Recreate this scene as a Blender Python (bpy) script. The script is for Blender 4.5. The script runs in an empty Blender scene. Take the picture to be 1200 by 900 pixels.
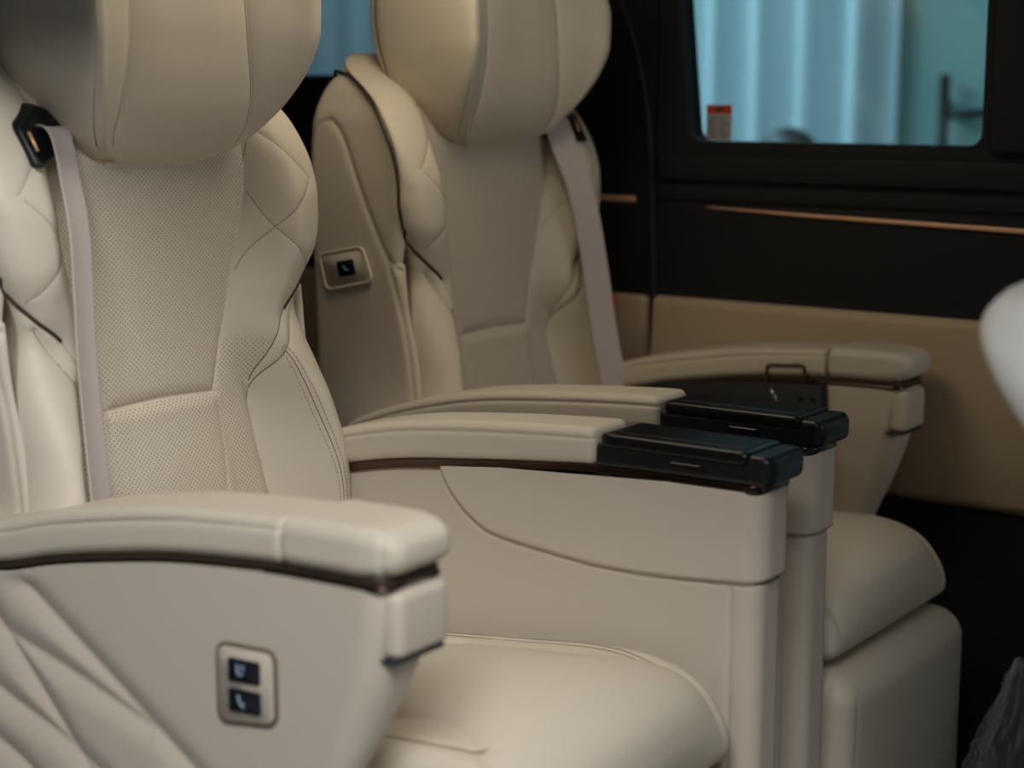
import bpy, math, random
import numpy as np
from mathutils import Vector, noise

random.seed(4)
SC = bpy.context.scene
COL = SC.collection

# ------------------------------------------------------------------ helpers
def curve(pts):
    """monotone cubic through (x, y) points, clamped at the ends"""
    xs = np.array([p[0] for p in pts], float); ys = np.array([p[1] for p in pts], float)
    h = np.diff(xs); d = np.diff(ys) / h
    m = np.zeros(len(xs)); m[0] = d[0]; m[-1] = d[-1]
    for i in range(1, len(xs) - 1):
        if d[i-1] * d[i] > 0:
            w1 = 2*h[i] + h[i-1]; w2 = h[i] + 2*h[i-1]
            m[i] = (w1 + w2) / (w1/d[i-1] + w2/d[i])
    def f(x):
        x = np.clip(np.asarray(x, float), xs[0], xs[-1])
        k = np.clip(np.searchsorted(xs, x) - 1, 0, len(xs) - 2)
        t = (x - xs[k]) / h[k]
        return ((2*t**3 - 3*t**2 + 1)*ys[k] + (t**3 - 2*t**2 + t)*h[k]*m[k]
                + (-2*t**3 + 3*t**2)*ys[k+1] + (t**3 - t**2)*h[k]*m[k+1])
    return f

def sm(a, b, x):
    t = np.clip((np.asarray(x, float) - a) / (b - a), 0, 1)
    return t*t*(3 - 2*t)

def smooth_poly(pts, n=12):
    """Catmull-Rom through points (open), returns denser list"""
    P = [np.array(p, float) for p in pts]
    P = [2*P[0] - P[1]] + P + [2*P[-1] - P[-2]]
    out = []
    for i in range(1, len(P) - 2):
        for k in range(n):
            t = k / n
            out.append(0.5*(2*P[i] + (P[i+1]-P[i-1])*t + (2*P[i-1]-5*P[i]+4*P[i+1]-P[i+2])*t*t
                            + (-P[i-1]+3*P[i]-3*P[i+1]+P[i+2])*t**3))
    out.append(P[-2])
    return np.array(out)

def dist_poly(X, Y, poly):
    """distance from points to an open polyline"""
    poly = np.asarray(poly, float)
    best = np.full(np.shape(X), 1e9)
    for (x0, y0), (x1, y1) in zip(poly[:-1], poly[1:]):
        dx, dy = x1 - x0, y1 - y0
        L = dx*dx + dy*dy + 1e-15
        t = np.clip(((X - x0)*dx + (Y - y0)*dy) / L, 0, 1)
        best = np.minimum(best, np.hypot(X - x0 - t*dx, Y - y0 - t*dy))
    return best

def groove(d, depth=.0018, w=.0022, soft=.0015, sw=.012):
    return -depth*np.exp(-(d/w)**2) - soft*np.exp(-(d/sw)**2)

class Frame:
    """a seat's own frame: x forward, s towards the aisle, z up; sg mirrors s"""
    def __init__(self, sg): self.sg = sg

def make_mesh(name, V, F, mat, parent=None, sg=1, uv=None, attr=None, smooth=True):
    V = np.array(V, float).reshape(-1, 3).copy()
    if sg < 0:
        V[:, 1] *= -1
        F = [tuple(reversed(f)) for f in F]
    me = bpy.data.meshes.new(name)
    me.from_pydata(V.tolist(), [], [tuple(int(i) for i in f) for f in F])
    if smooth:
        me.polygons.foreach_set('use_smooth', [True]*len(me.polygons))
    if uv is not None:
        lay = me.uv_layers.new(name='UVMap')
        li = np.zeros(len(me.loops), int); me.loops.foreach_get('vertex_index', li)
        lay.data.foreach_set('uv', np.asarray(uv, float)[li].ravel())
    if attr is not None:
        a = me.attributes.new('perforation', 'FLOAT', 'POINT')
        a.data.foreach_set('value', np.asarray(attr, float))
    me.materials.append(mat)
    me.update()
    o = bpy.data.objects.new(name, me); COL.objects.link(o)
    if parent is not None: o.parent = parent
    return o

def grid_faces(nu, nv, closed_u=False, off=0):
    F = []
    for j in range(nv - 1):
        for i in range(nu if closed_u else nu - 1):
            i2 = (i + 1) % nu
            F.append((off + j*nu + i, off + j*nu + i2, off + (j+1)*nu + i2, off + (j+1)*nu + i))
    return F

class MB:
    """collects pieces that make one mesh"""
    def __init__(self): self.V = []; self.F = []
    def add(self, V, F):
        o = len(self.V); self.V += [tuple(v) for v in V]; self.F += [tuple(i + o for i in f) for f in F]; return self
    def build(self, name, mat, parent=None, sg=1, smooth=True):
        return make_mesh(name, self.V, self.F, mat, parent, sg, smooth=smooth)

def rr_counts(x0, x1, y0, y1, r, N):
    r = max(min(r, (x1-x0)/2*.999, (y1-y0)/2*.999), 1e-5)
    a, b, q = (x1-x0) - 2*r, (y1-y0) - 2*r, math.pi*r/2
    ref = np.array([b/2, q, a, q, b, q, a, q, b/2]) + 1e-6
    c = np.maximum(np.round(ref/ref.sum()*N).astype(int), [1, 5, 2, 5, 2, 5, 2, 5, 1])
    return c

def rr_ring(x0, x1, y0, y1, r, cnt):
    """rounded rectangle with a fixed number of points per side and corner, plus normals; starts mid of the x1 side"""
    r = max(min(r, (x1-x0)/2*.999, (y1-y0)/2*.999), 1e-5)
    a, b = (x1-x0) - 2*r, (y1-y0) - 2*r
    cy = (y0+y1)/2
    cor = [(x1-r, y1-r), (x0+r, y1-r), (x0+r, y0+r), (x1-r, y0+r)]
    P = []; Nn = []
    for kk in range(9):
        for q in range(cnt[kk]):
            tt = q/cnt[kk]
            if kk == 0: P.append((x1, cy + tt*b/2)); Nn.append((1, 0))
            elif kk == 2: P.append((x1-r - tt*a, y1)); Nn.append((0, 1))
            elif kk == 4: P.append((x0, y1-r - tt*b)); Nn.append((-1, 0))
            elif kk == 6: P.append((x0+r + tt*a, y0)); Nn.append((0, -1))
            elif kk == 8: P.append((x1, y0+r + tt*b/2)); Nn.append((1, 0))
            else:
                c = (kk - 1)//2; ang = c*math.pi/2 + tt*math.pi/2
                Nn.append((math.cos(ang), math.sin(ang))); P.append((cor[c][0] + r*math.cos(ang), cor[c][1] + r*math.sin(ang)))
    return np.array(P), np.array(Nn, float)

def zloft(levels, N, disp=None, cap=True, zclip=None):
    """levels: list of (z, x0, x1, y0, y1, r), bottom to top"""
    V = []
    cnt = rr_counts(*levels[len(levels)//2][1:], N); N = int(sum(cnt))
    for (z, x0, x1, y0, y1, r) in levels:
        P, Nn = rr_ring(x0, x1, y0, y1, r, cnt)
        Z = np.full(N, z)
        if disp is not None:
            P = P + Nn*disp(P[:, 0], P[:, 1], Z, Nn[:, 0], Nn[:, 1])[:, None]
        if zclip is not None: Z = np.minimum(Z, zclip(P[:, 0]))
        V.append(np.column_stack([P, Z]))
    V = np.vstack(V); nl = len(levels)
    F = grid_faces(N, nl, True)
    if cap:
        F.append(tuple(range(N-1, -1, -1))); F.append(tuple(range((nl-1)*N, nl*N)))
    return V, F

def xloft(stations, N, e0=0, e1=0, disp=None, ke=7):
    """stations: (x, y0, y1, z0, z1, r) along x, rounded ends of radius e0/e1"""
    st = [tuple(map(float, s)) for s in stations]
    def ends(s, e, sign):
        out = []
        for k in range(ke):
            a = k/ke*math.pi/2
            c1 = 1 - math.cos(a); dx = e*math.sin(a)
            iy = min(e, .4*(s[2]-s[1]))*c1; iz = min(e, .4*(s[4]-s[3]))*c1
            out.append((s[0] + sign*dx, s[1]+iy, s[2]-iy, s[3]+iz, s[4]-iz, max(s[5] - min(iy, iz)*.3, .001)))
        return out
    if e1: st = [q for q in st[:-1] if q[0] < st[-1][0] - e1 - 1e-4] + [st[-1]]
    if e0: st = [st[0]] + [q for q in st[1:] if q[0] > st[0][0] + e0 + 1e-4]
    body = st[:]
    if e1: body[-1] = (st[-1][0]-e1,) + st[-1][1:]; body = body[:-1] + ends(body[-1], e1, 1)
    if e0:
        s0 = (st[0][0]+e0,) + st[0][1:]; body = list(reversed(ends(s0, e0, -1))) + body[1:]
    V = []
    cnt = rr_counts(*body[len(body)//2][1:], N); N = int(sum(cnt))
    for (x, y0, y1, z0, z1, r) in body:
        P, Nn = rr_ring(y0, y1, z0, z1, r, cnt)
        if disp is not None:
            P = P + Nn*disp(np.full(N, x), P[:, 0], P[:, 1], Nn[:, 0], Nn[:, 1])[:, None]
        V.append(np.column_stack([np.full(N, x), P]))
    nl = len(body); V = np.vstack(V)
    F = grid_faces(N, nl, True)
    F.append(tuple(range(N-1, -1, -1))); F.append(tuple(range((nl-1)*N, nl*N)))
    return V, F

def tube(path, r, n=8, closed=False):
    P = np.asarray(path, float); m = len(P)
    if closed: T = np.roll(P, -1, 0) - np.roll(P, 1, 0)
    else: T = np.gradient(P, axis=0)
    T /= np.linalg.norm(T, axis=1)[:, None] + 1e-12
    V = []; ref = np.array([0.31, 0.17, 0.93])
    for p, t in zip(P, T):
        a = np.cross(t, ref); 
        if np.linalg.norm(a) < .1: a = np.cross(t, [1, 0, 0])
        a /= np.linalg.norm(a); b = np.cross(t, a)
        for k in range(n):
            ang = 2*math.pi*k/n
            V.append(p + r*(math.cos(ang)*a + math.sin(ang)*b))
    F = grid_faces(n, m, True)
    if closed:
        F += [((m-1)*n + i, (m-1)*n + (i+1) % n, (i+1) % n, i) for i in range(n)]
    else:
        F.append(tuple(range(n-1, -1, -1))); F.append(tuple(range((m-1)*n, m*n)))
    return np.array(V), F

def rbox(x0, x1, y0, y1, z0, z1, r=.003, N=40):
    """rounded box, all edges softened"""
    r = min(r, (x1-x0)/2.01, (y1-y0)/2.01, (z1-z0)/2.01)
    L = []
    for k in range(6):
        a = k/5*math.pi/2; i = r*(1 - math.sin(a))
        L.append((z0 + r*(1-math.cos(a)), x0+i, x1-i, y0+i, y1-i, max(r*1.2 - i*.9, .0005)))
    for k in range(6):
        a = (1 - k/5)*math.pi/2; i = r*(1 - math.sin(a))
        L.append((z1 - r*(1-math.cos(a)), x0+i, x1-i, y0+i, y1-i, max(r*1.2 - i*.9, .0005)))
    return zloft(L, N)

def plate_xz(poly, y0, y1, r=0.002):
    """polygon in x,z extruded in y with a small bevel; y0 < y1"""
    p = np.array(poly, float); n = len(p); c = p.mean(0)
    area = 0.5*np.sum(p[:, 0]*np.roll(p[:, 1], -1) - np.roll(p[:, 0], -1)*p[:, 1])
    if area > 0: p = p[::-1]
    d = p - c; L = np.linalg.norm(d, axis=1)[:, None]
    q = p - d/L*r
    rings = [(q, y0), (p, y0+r), (p, y1-r), (q, y1)]
    V = np.vstack([np.column_stack([a[:, 0], np.full(n, y), a[:, 1]]) for a, y in rings])
    F = grid_faces(n, 4, True)
    F.append(tuple(range(n-1, -1, -1))); F.append(tuple(range(3*n, 4*n)))
    return V, F

def rounded_poly(pts, r, n=6):
    """round every corner of a closed polygon"""
    P = [np.array(p, float) for p in pts]; out = []
    for i in range(len(P)):
        a, b, c = P[i-1], P[i], P[(i+1) % len(P)]
        u = (a-b)/np.linalg.norm(a-b); v = (c-b)/np.linalg.norm(c-b)
        rr = min(r, np.linalg.norm(a-b)*.45, np.linalg.norm(c-b)*.45)
        s, e = b + u*rr, b + v*rr
        for k in range(n+1):
            t = k/n; out.append((1-t)**2*s + 2*t*(1-t)*b + t*t*e)
    return out

def empty(name, loc, label, cat, group=None, kind=None):
    o = bpy.data.objects.new(name, None); COL.objects.link(o); o.location = loc
    o.empty_display_size = .1
    tag(o, label, cat, group, kind); return o

def tag(o, label=None, cat=None, group=None, kind=None):
    if label: o['label'] = label
    if cat: o['category'] = cat
    if group: o['group'] = group
    if kind: o['kind'] = kind
    return o

# ------------------------------------------------------------------ materials
def srgb(r, g, b):
    return tuple(((c/255)/12.92 if c/255 <= .04045 else ((c/255+.055)/1.055)**2.4) for c in (r, g, b)) + (1,)

def mat(name, col, rough=.5, metal=0., spec=.5, bump=None, coat=0.):
    m = bpy.data.materials.new(name); m.use_nodes = True
    nt = m.node_tree; b = nt.nodes['Principled BSDF']
    b.inputs['Base Color'].default_value = col; b.inputs['Roughness'].default_value = rough
    b.inputs['Metallic'].default_value = metal; b.inputs['Specular IOR Level'].default_value = spec
    b.inputs['Coat Weight'].default_value = coat
    if bump:
        sc, st, kind = bump
        tc = nt.nodes.new('ShaderNodeTexCoord')
        tx = nt.nodes.new('ShaderNodeTexVoronoi' if kind == 'v' else 'ShaderNodeTexNoise')
        tx.inputs['Scale'].default_value = sc
        bp = nt.nodes.new('ShaderNodeBump'); bp.inputs['Strength'].default_value = st; bp.inputs['Distance'].default_value = .001
        nt.links.new(tc.outputs['Object'], tx.inputs['Vector'])
        nt.links.new(tx.outputs[0], bp.inputs['Height']); nt.links.new(bp.outputs['Normal'], b.inputs['Normal'])
    return m

LEATHER_COL = srgb(207, 197, 180)
def leather_perf():
    m = mat('perforated_leather', LEATHER_COL, .5, 0, .4)
    nt = m.node_tree; N = nt.nodes; L = nt.links; b = N['Principled BSDF']
    uv = N.new('ShaderNodeUVMap'); uv.uv_map = 'UVMap'
    def math_(op, a, bb=None):
        n = N.new('ShaderNodeMath'); n.operation = op
        for i, v in enumerate((a, bb)):
            if v is None: continue
            if isinstance(v, (int, float)): n.inputs[i].default_value = v
            else: L.new(v, n.inputs[i])
        return n.outputs[0]
    sp = N.new('ShaderNodeSeparateXYZ'); L.new(uv.outputs['UV'], sp.inputs[0])
    PX, PZ = .0066, .0062
    ds = []
    for o in (0., .5):
        fx = math_('SUBTRACT', math_('FRACT', math_('ADD', math_('DIVIDE', sp.outputs[0], PX), o + 100)), .5)
        fz = math_('SUBTRACT', math_('FRACT', math_('ADD', math_('DIVIDE', sp.outputs[1], PZ), o + 100)), .5)
        fx = math_('MULTIPLY', fx, PX); fz = math_('MULTIPLY', fz, PZ)
        ds.append(math_('SQRT', math_('ADD', math_('MULTIPLY', fx, fx), math_('MULTIPLY', fz, fz))))
    d = math_('MINIMUM', ds[0], ds[1])
    at = N.new('ShaderNodeAttribute'); at.attribute_name = 'perforation'
    nz = N.new('ShaderNodeTexNoise'); nz.inputs['Scale'].default_value = 420
    L.new(uv.outputs['UV'], nz.inputs['Vector'])
    gate = math_('GREATER_THAN', math_('ADD', at.outputs['Fac'], math_('MULTIPLY', math_('SUBTRACT', nz.outputs[0], .5), .9)), .5)
    mr = N.new('ShaderNodeMapRange'); mr.inputs['From Min'].default_value = .0010; mr.inputs['From Max'].default_value = .0004
    L.new(d, mr.inputs['Value'])
    hole = math_('MULTIPLY', mr.outputs[0], gate)
    mx = N.new('ShaderNodeMix'); mx.data_type = 'RGBA'
    mx.inputs['A'].default_value = LEATHER_COL; mx.inputs['B'].default_value = srgb(70, 56, 42)
    L.new(hole, mx.inputs['Factor']); L.new(mx.outputs['Result'], b.inputs['Base Color'])
    bp = N.new('ShaderNodeBump'); bp.invert = True; bp.inputs['Strength'].default_value = .5; bp.inputs['Distance'].default_value = .001
    L.new(hole, bp.inputs['Height']); L.new(bp.outputs[0], b.inputs['Normal'])
    return m

M = dict(
    leather=mat('beige_leather', LEATHER_COL, .5, 0, .4, (900, .12, 'n')),
    perf=leather_perf(),
    shell=mat('beige_grained_plastic', srgb(205, 194, 178), .5, 0, .4, (1200, .12, 'n')),
    panel=mat('beige_door_leather', srgb(190, 170, 142), .55, 0, .35, (900, .1, 'n')),
    piping=mat('dark_brown_piping', srgb(58, 44, 34), .35, 0, .5),
    thread=mat('brown_thread', srgb(132, 112, 90), .7),
    seam=mat('seam_gap', srgb(96, 80, 62), .8),
    gloss=mat('black_gloss_plastic', srgb(16, 16, 18), .3, 0, .3),
    satin=mat('black_satin_plastic', srgb(20, 21, 25), .36, 0, .4),
    bronze=mat('bronze_chrome', srgb(96, 78, 70), .2, 1.),
    chrome=mat('polished_chrome', srgb(210, 208, 205), .12, 1.),
    belt=mat('grey_webbing', srgb(200, 189, 187), .7, 0, .2, (1500, .35, 'n')),
    black=mat('black_trim', srgb(31, 31, 34), .6, 0, .3, (700, .15, 'n')),
    carpet=mat('black_carpet', srgb(20, 20, 21), .95, 0, .1, (900, .8, 'n')),
    roof=mat('pale_headliner', srgb(190, 180, 165), .9),
    copper=mat('copper_trim', srgb(250, 196, 158), .42, .45),
    icon=mat('switch_icon', srgb(150, 180, 205), .5),
    navy=mat('dark_switch', srgb(24, 26, 38), .3),
    red=mat('red_plastic', srgb(205, 60, 30), .4),
    orange=mat('sticker_red', srgb(205, 66, 24), .5),
    paper=mat('sticker_white', srgb(175, 172, 172), .6),
    ink=mat('sticker_ink', srgb(70, 60, 60), .6),
    white=mat('white_leather', srgb(232, 230, 226), .45, 0, .4),
    brown=mat('recess_shade_taupe', srgb(140, 126, 112), .5),  # taupe carries the painted recess shade on the front seat
    steel=mat('brushed_steel', srgb(150, 150, 150), .3, 1.),
    ground=mat('showroom_floor', srgb(160, 165, 168), .4),
    dark=mat('dark_grey_plastic', srgb(40, 48, 54), .5),
    stile=mat('black_metal', srgb(18, 20, 22), .4, .3),
)

def glass(name, tint, rough=0.0):
    m = bpy.data.materials.new(name); m.use_nodes = True; nt = m.node_tree; N = nt.nodes
    N.remove(N['Principled BSDF']); out = N['Material Output']
    t = N.new('ShaderNodeBsdfTransparent'); t.inputs[0].default_value = tint
    g = N.new('ShaderNodeBsdfGlossy'); g.inputs['Roughness'].default_value = .02; g.inputs['Color'].default_value = (1, 1, 1, 1)
    fr = N.new('ShaderNodeFresnel'); fr.inputs['IOR'].default_value = 1.45
    mx = N.new('ShaderNodeMixShader'); nt.links.new(fr.outputs[0], mx.inputs[0])
    nt.links.new(t.outputs[0], mx.inputs[1]); nt.links.new(g.outputs[0], mx.inputs[2]); nt.links.new(mx.outputs[0], out.inputs[0])
    return m
M['glass'] = glass('tinted_glass', (.62, .80, .86, 1))
M['privacy'] = glass('dark_tinted_glass', (.33, .41, .44, 1))
M['greenglass'] = mat('frosted_green_glass', srgb(150, 186, 180), .35)
M['greenglass'].node_tree.nodes['Principled BSDF'].inputs['Alpha'].default_value = .8

def film():
    m = bpy.data.materials.new('clear_plastic_film'); m.use_nodes = True; nt = m.node_tree; N = nt.nodes
    b = N['Principled BSDF']; out = N['Material Output']
    b.inputs['Base Color'].default_value = (.8, .83, .85, 1); b.inputs['Roughness'].default_value = .08; b.inputs['Specular IOR Level'].default_value = 1.
    t = N.new('ShaderNodeBsdfTransparent'); t.inputs[0].default_value = (.93, .95, .96, 1)
    lw = N.new('ShaderNodeLayerWeight'); lw.inputs['Blend'].default_value = .35
    mr = N.new('ShaderNodeMapRange'); mr.inputs['To Min'].default_value = .05; mr.inputs['To Max'].default_value = .45
    nt.links.new(lw.outputs['Facing'], mr.inputs['Value'])
    mx = N.new('ShaderNodeMixShader'); nt.links.new(mr.outputs[0], mx.inputs[0])
    nt.links.new(t.outputs[0], mx.inputs[1]); nt.links.new(b.outputs[0], mx.inputs[2]); nt.links.new(mx.outputs[0], out.inputs[0])
    return m
M['film'] = film()

def curtain_mat():
    m = mat('pale_curtain_cloth', srgb(205, 222, 226), .8, 0, .2, (300, .2, 'n'))
    return m
M['curtain'] = curtain_mat()

# ------------------------------------------------------------------ seat backrest surface
XC = curve([(.42, .03), (.50, .028), (.58, .012), (.68, -.008), (.80, -.012), (.95, -.012), (1.0, -.02), (1.04, -.045), (1.075, -.10), (1.105, -.152)])
XR = curve([(.42, .10), (.55, .10), (.66, .078), (.70, .060), (.74, .042), (.775, .032), (.81, .037), (.86, .046), (.91, .043), (.96, .026), (1.0, .004), (1.03, -.020), (1.055, -.055), (1.077, -.100), (1.092, -.128), (1.105, -.150)])
RP = curve([(.42, .212), (.60, .21), (.70, .19), (.77, .165), (.80, .172), (.86, .195), (.95, .2), (1.04, .19), (1.075, .17), (1.105, .12)])
WW = curve([(.42, .245), (.55, .243), (.64, .236), (.70, .230), (.745, .222), (.775, .216), (.81, .224), (.86, .245), (.90, .252), (.95, .253), (1.0, .249), (1.04, .237), (1.075, .210), (1.095, .175), (1.105, .14)])
AE = curve([(.42, .148), (.60, .150), (.66, .146), (.69, .135), (.73, .11), (.761, .104), (.83, .118), (.92, .135), (1.0, .140), (1.06, .13), (1.105, .08)])
SEAM_INSERT = [(.150, 1.07), (.153, 1.0), (.149, .92), (.130, .84), (.110, .761), (.090, .695), (.085, .681)]
SEAM_MID = [(-.0855, .679), (0, .683), (.0855, .679)]
SEAM_LUMB = [(.085, .681), (.087, .645), (.080, .58), (.066, .50), (.06, .42)]
SEAM_BAND = [(.206, .79), (.188, .757), (.168, .722), (.153, .690), (.147, .66)]
SEAM_WING = [(.147, .66), (.15, .60), (.154, .54), (.152, .42)]
SEAM_STRIP = [(.255, .905), (.248, .868), (.232, .830), (.208, .802), (.178, .776), (.160, .745), (.150, .712), (.147, .685)]
DIAMOND = [[(.150, 1.02), (.190, .98), (.228, .938)], [(.151, .925), (.17, .880), (.205, .838), (.222, .822)],
           [(.223, .934), (.17, .880), (.142, .848), (.130, .828)], [(.163, 1.03), (.160, .995), (.151, .958)]]
for k in range(len(DIAMOND)): DIAMOND[k] = smooth_poly(DIAMOND[k], 5)
SEAMS = {k: smooth_poly(v, 6) for k, v in dict(insert=SEAM_INSERT, mid=SEAM_MID, lumb=SEAM_LUMB, band=SEAM_BAND, wing=SEAM_WING, strip=SEAM_STRIP).items()}

def drop_d(z): return .03 + .03*(1 - sm(.62, .78, z)) - .009*sm(.90, .97, z)

def back_x(s, z, detail=True):
    """front surface of the backrest (x) at lateral s, height z"""
    a = np.abs(s); r = RP(z); w = WW(z); e = AE(z); c = XC(z); p = XR(z)
    x = c + .004*(1 - (np.clip(a/e, 0, 1))**2)*sm(.45, .6, z)
    x = np.where(a > e, c + (p - c)*sm(0, 1, (a - e)/np.maximum(r - e, 1e-4)), x)
    q = np.clip((a - r)/np.maximum(w - r, 1e-4), 0, 1)
    x = np.where(a > r, p - drop_d(z)*(1 - np.sqrt(np.maximum(1 - q*q, 0))), x)
    if detail:
        g = np.zeros_like(x)
        for k, dep in (('insert', 1.), ('lumb', .6), ('band', 1.4), ('wing', 1.3), ('strip', 1.)):
            g = np.minimum(g, groove(dist_poly(a, z, SEAMS[k]), .0022*dep, .0022, .003*dep, .010))
        g = np.minimum(g, groove(dist_poly(s, z, SEAMS['mid']), .003, .0025, .004, .010))
        for poly in DIAMOND:
            g = np.minimum(g, groove(dist_poly(a, z, poly), .0012, .002, .0012, .009))
        # lower panel stands a little prouder than the panel above the seam
        g = g + .004*(1 - sm(.665, .685, z))*(1 - sm(.08, .1, a))
        x = x + g
    return x

def build_backrest(root, sg):
    nz = 370
    Zs = np.linspace(.365, 1.104, nz)
    tin = np.linspace(-1, 1, 211)
    ph = np.linspace(0, math.pi/2, 34)[1:]
    wrap = np.linspace(0, 1, 7)[1:]
    ncol = len(tin) + 2*(len(ph) + len(wrap))
    S = np.zeros((nz, ncol)); X = np.zeros((nz, ncol)); Z = np.repeat(Zs[:, None], ncol, 1)
    r = RP(Zs)[:, None]; w = WW(Zs)[:, None]; p = XR(Zs)[:, None]; d = drop_d(Zs)[:, None]
    no = len(ph) + len(wrap)
    S[:, no:no+len(tin)] = r*tin[None, :]
    X[:, no:no+len(tin)] = back_x(S[:, no:no+len(tin)], Z[:, no:no+len(tin)])
    so = r + (w - r)*np.sin(ph)[None, :]
    xo = back_x(so, np.repeat(Zs[:, None], len(ph), 1))
    sw = w - .016*np.sqrt(wrap)[None, :]
    xw = xo[:, -1:] - np.clip(xo[:, -1:] + .150, .003, .07)*wrap[None, :]
    S[:, no+len(tin):] = np.hstack([so, sw]); X[:, no+len(tin):] = np.hstack([xo, xw])
    S[:, :no] = -np.hstack([so, sw])[:, ::-1]; X[:, :no] = np.hstack([xo, xw])[:, ::-1]
    V = np.column_stack([X.ravel(), S.ravel(), Z.ravel()])
    a = np.abs(S)
    # perforation density
    lum = (Z < .683) & (a < AE(Z) + .004)
    ins_edge = np.interp(Z, [.681, .69, .761, .84, .92, 1.0, 1.07], [.085, .089, .110, .130, .149, .153, .15])
    ins = (Z >= .68) & (a < ins_edge - .001)
    band = (Z < .80) & (Z >= .66) & (a >= ins_edge - .001) & (a < .175)
    perf = np.where(ins | lum, 1.2, 0.) 
    perf = np.where(band & ~ins & ~lum, 1.1 - sm(.70, .775, Z)*1.0, perf)
    wl_ = np.interp(Z, [.42, .54, .60, .66, .69, .722, .757, .79], [.152, .154, .150, .147, .153, .168, .188, .206])
    perf = np.where((Z < .79) & (a > wl_ - .003), 0, perf)
    st_ = np.interp(a, [.147, .150, .160, .178, .208, .232, .248, .255], [.685, .712, .745, .776, .802, .830, .868, .905])
    perf = np.where((a > .147) & (Z < st_ + .003) & (Z > .6), 0, perf)
    du = np.hypot(np.diff(S, axis=1), np.diff(X, axis=1)); U = np.hstack([np.zeros((nz, 1)), np.cumsum(du, 1)])
    U -= U[:, ncol//2:ncol//2+1]
    perf = np.where((dist_poly(a, Z, SEAMS['insert']) < .002) | (dist_poly(S, Z, SEAMS['mid']) < .0025), 0, perf)
    # part classes per face
    Fall = grid_faces(ncol, nz)
    zc = (Z[:-1, :-1] + Z[1:, 1:])/2; sc = (S[:-1, :-1] + S[1:, 1:])/2; ac = np.abs(sc)
    ie = np.interp(zc, [.681, .69, .761, .84, .92, 1.0, 1.07, 1.11], [.085, .089, .110, .130, .149, .153, .15, .12])
    strip_z = np.interp(ac, [.147, .150, .160, .178, .208, .232, .248, .255], [.685, .712, .745, .776, .802, .830, .868, .905])
    cls = np.zeros(zc.shape, int)                                   # 0 insert
    low = zc < .681
    cls[low] = 1                                                    # lumbar
    bol = (~low) & (ac >= ie)
    cls[bol & (sc > 0)] = 2; cls[bol & (sc < 0)] = 3
    we = np.interp(zc, [.42, .54, .60, .66, .69, .722, .757, .79], [.152, .154, .150, .147, .153, .168, .188, .206])
    wing = ((zc < .79) & (ac >= we))
    wing |= (zc < .90) & (zc < strip_z) & (ac > .20) & (zc < .8)
    cls[wing & (sc > 0)] = 4; cls[wing & (sc < 0)] = 5
    names = ['backrest_insert', 'lumbar_insert', 'shoulder_bolster', 'shoulder_bolster', 'side_wing', 'side_wing']
    Fa = np.array(Fall).reshape(nz-1, ncol-1, 4)
    for c, nm in enumerate(names):
        f = Fa[cls == c]
        if not len(f): continue
        used, inv = np.unique(f.ravel(), return_inverse=True)
        make_mesh(nm, V[used], inv.reshape(-1, 4).tolist(), M['perf'], root, sg,
                  uv=np.column_stack([U.ravel()[used], V[used, 2]]), attr=perf.ravel()[used])
    # stitching: dashes along each seam
    def dashes(poly, pitch, ln, wd, off, side):
        mb = MB()
        poly = np.asarray(poly, float)
        seg = np.hypot(*np.diff(poly, axis=0).T); cum = np.concatenate([[0], np.cumsum(seg)])
        for t in np.arange(pitch/2, cum[-1], pitch):
            q = []
            for dt in (-ln/2, ln/2):
                tt = min(max(t+dt, 0), cum[-1])
                q.append(np.array([np.interp(tt, cum, poly[:, 0]), np.interp(tt, cum, poly[:, 1])]))
            tg = (q[1]-q[0])/(np.linalg.norm(q[1]-q[0])+1e-9); nn = np.array([-tg[1], tg[0]])
            if off: q = [p + nn*off for p in q]
            pp = []
            for p2 in q:
                s_ = side*p2[0]; x_ = float(back_x(np.array([s_]), np.array([p2[1]]))[0]) + .0003
                pp.append((x_, s_, p2[1]))
            mb.add(*tube(pp, wd, 5))
        o = mb.build('stitching', M['thread'], root, sg); o['label'] = 'brown row of stitches'
    wl = smooth_poly([(.166, .732), (.177, .70), (.190, .65), (.200, .60), (.206, .54), (.208, .45)], 8)
    for side in (1, -1):
        for poly in DIAMOND: dashes(poly, .0042, .0028, .0005, 0, side)
        dashes(wl, .0052, .0030, .0005, .004, side); dashes(wl, .0052, .0030, .0004, -.004, side)
        pts = [(float(back_x(np.array([side*a_]), np.array([b_]))[0]) - .0004, side*a_, b_) for a_, b_ in wl]
        make_mesh('wing_seam', *tube(pts, .0006, 6), M['seam'], root, sg)
        for key, k0, k1 in (('band', 0, 99), ('strip', 24, 99)):
            pts = [(float(back_x(np.array([side*a_]), np.array([b_]))[0]) - .0002, side*a_, b_) for a_, b_ in SEAMS[key][k0:k1]]
            make_mesh('band_seam', *tube(pts, .0008, 6), M['seam'], root, sg)
    # dark piping between leather and shell
    for side in (1, -1):
        pts = []
        pts += [(-.172, side*.17, 1.066), (-.164, side*.19, 1.073), (-.150, side*.203, 1.077)]
        for z in np.linspace(1.072, .905, 40):
            pts.append((float(XR(z) - drop_d(z)) - .004, side*(float(WW(z)) + .0012), z))
        for (s_, z_) in SEAMS['strip'][3:25]:
            s2 = min(s_, float(WW(z_)) + .001)
            pts.append((float(back_x(np.array([side*s2]), np.array([z_]))[0]) + (.0008 if s_ < float(WW(z_)) else -.002), side*s2, z_))
        make_mesh('piping', *tube(np.array(pts), .0024, 8), M['piping'], root, sg)

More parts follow.
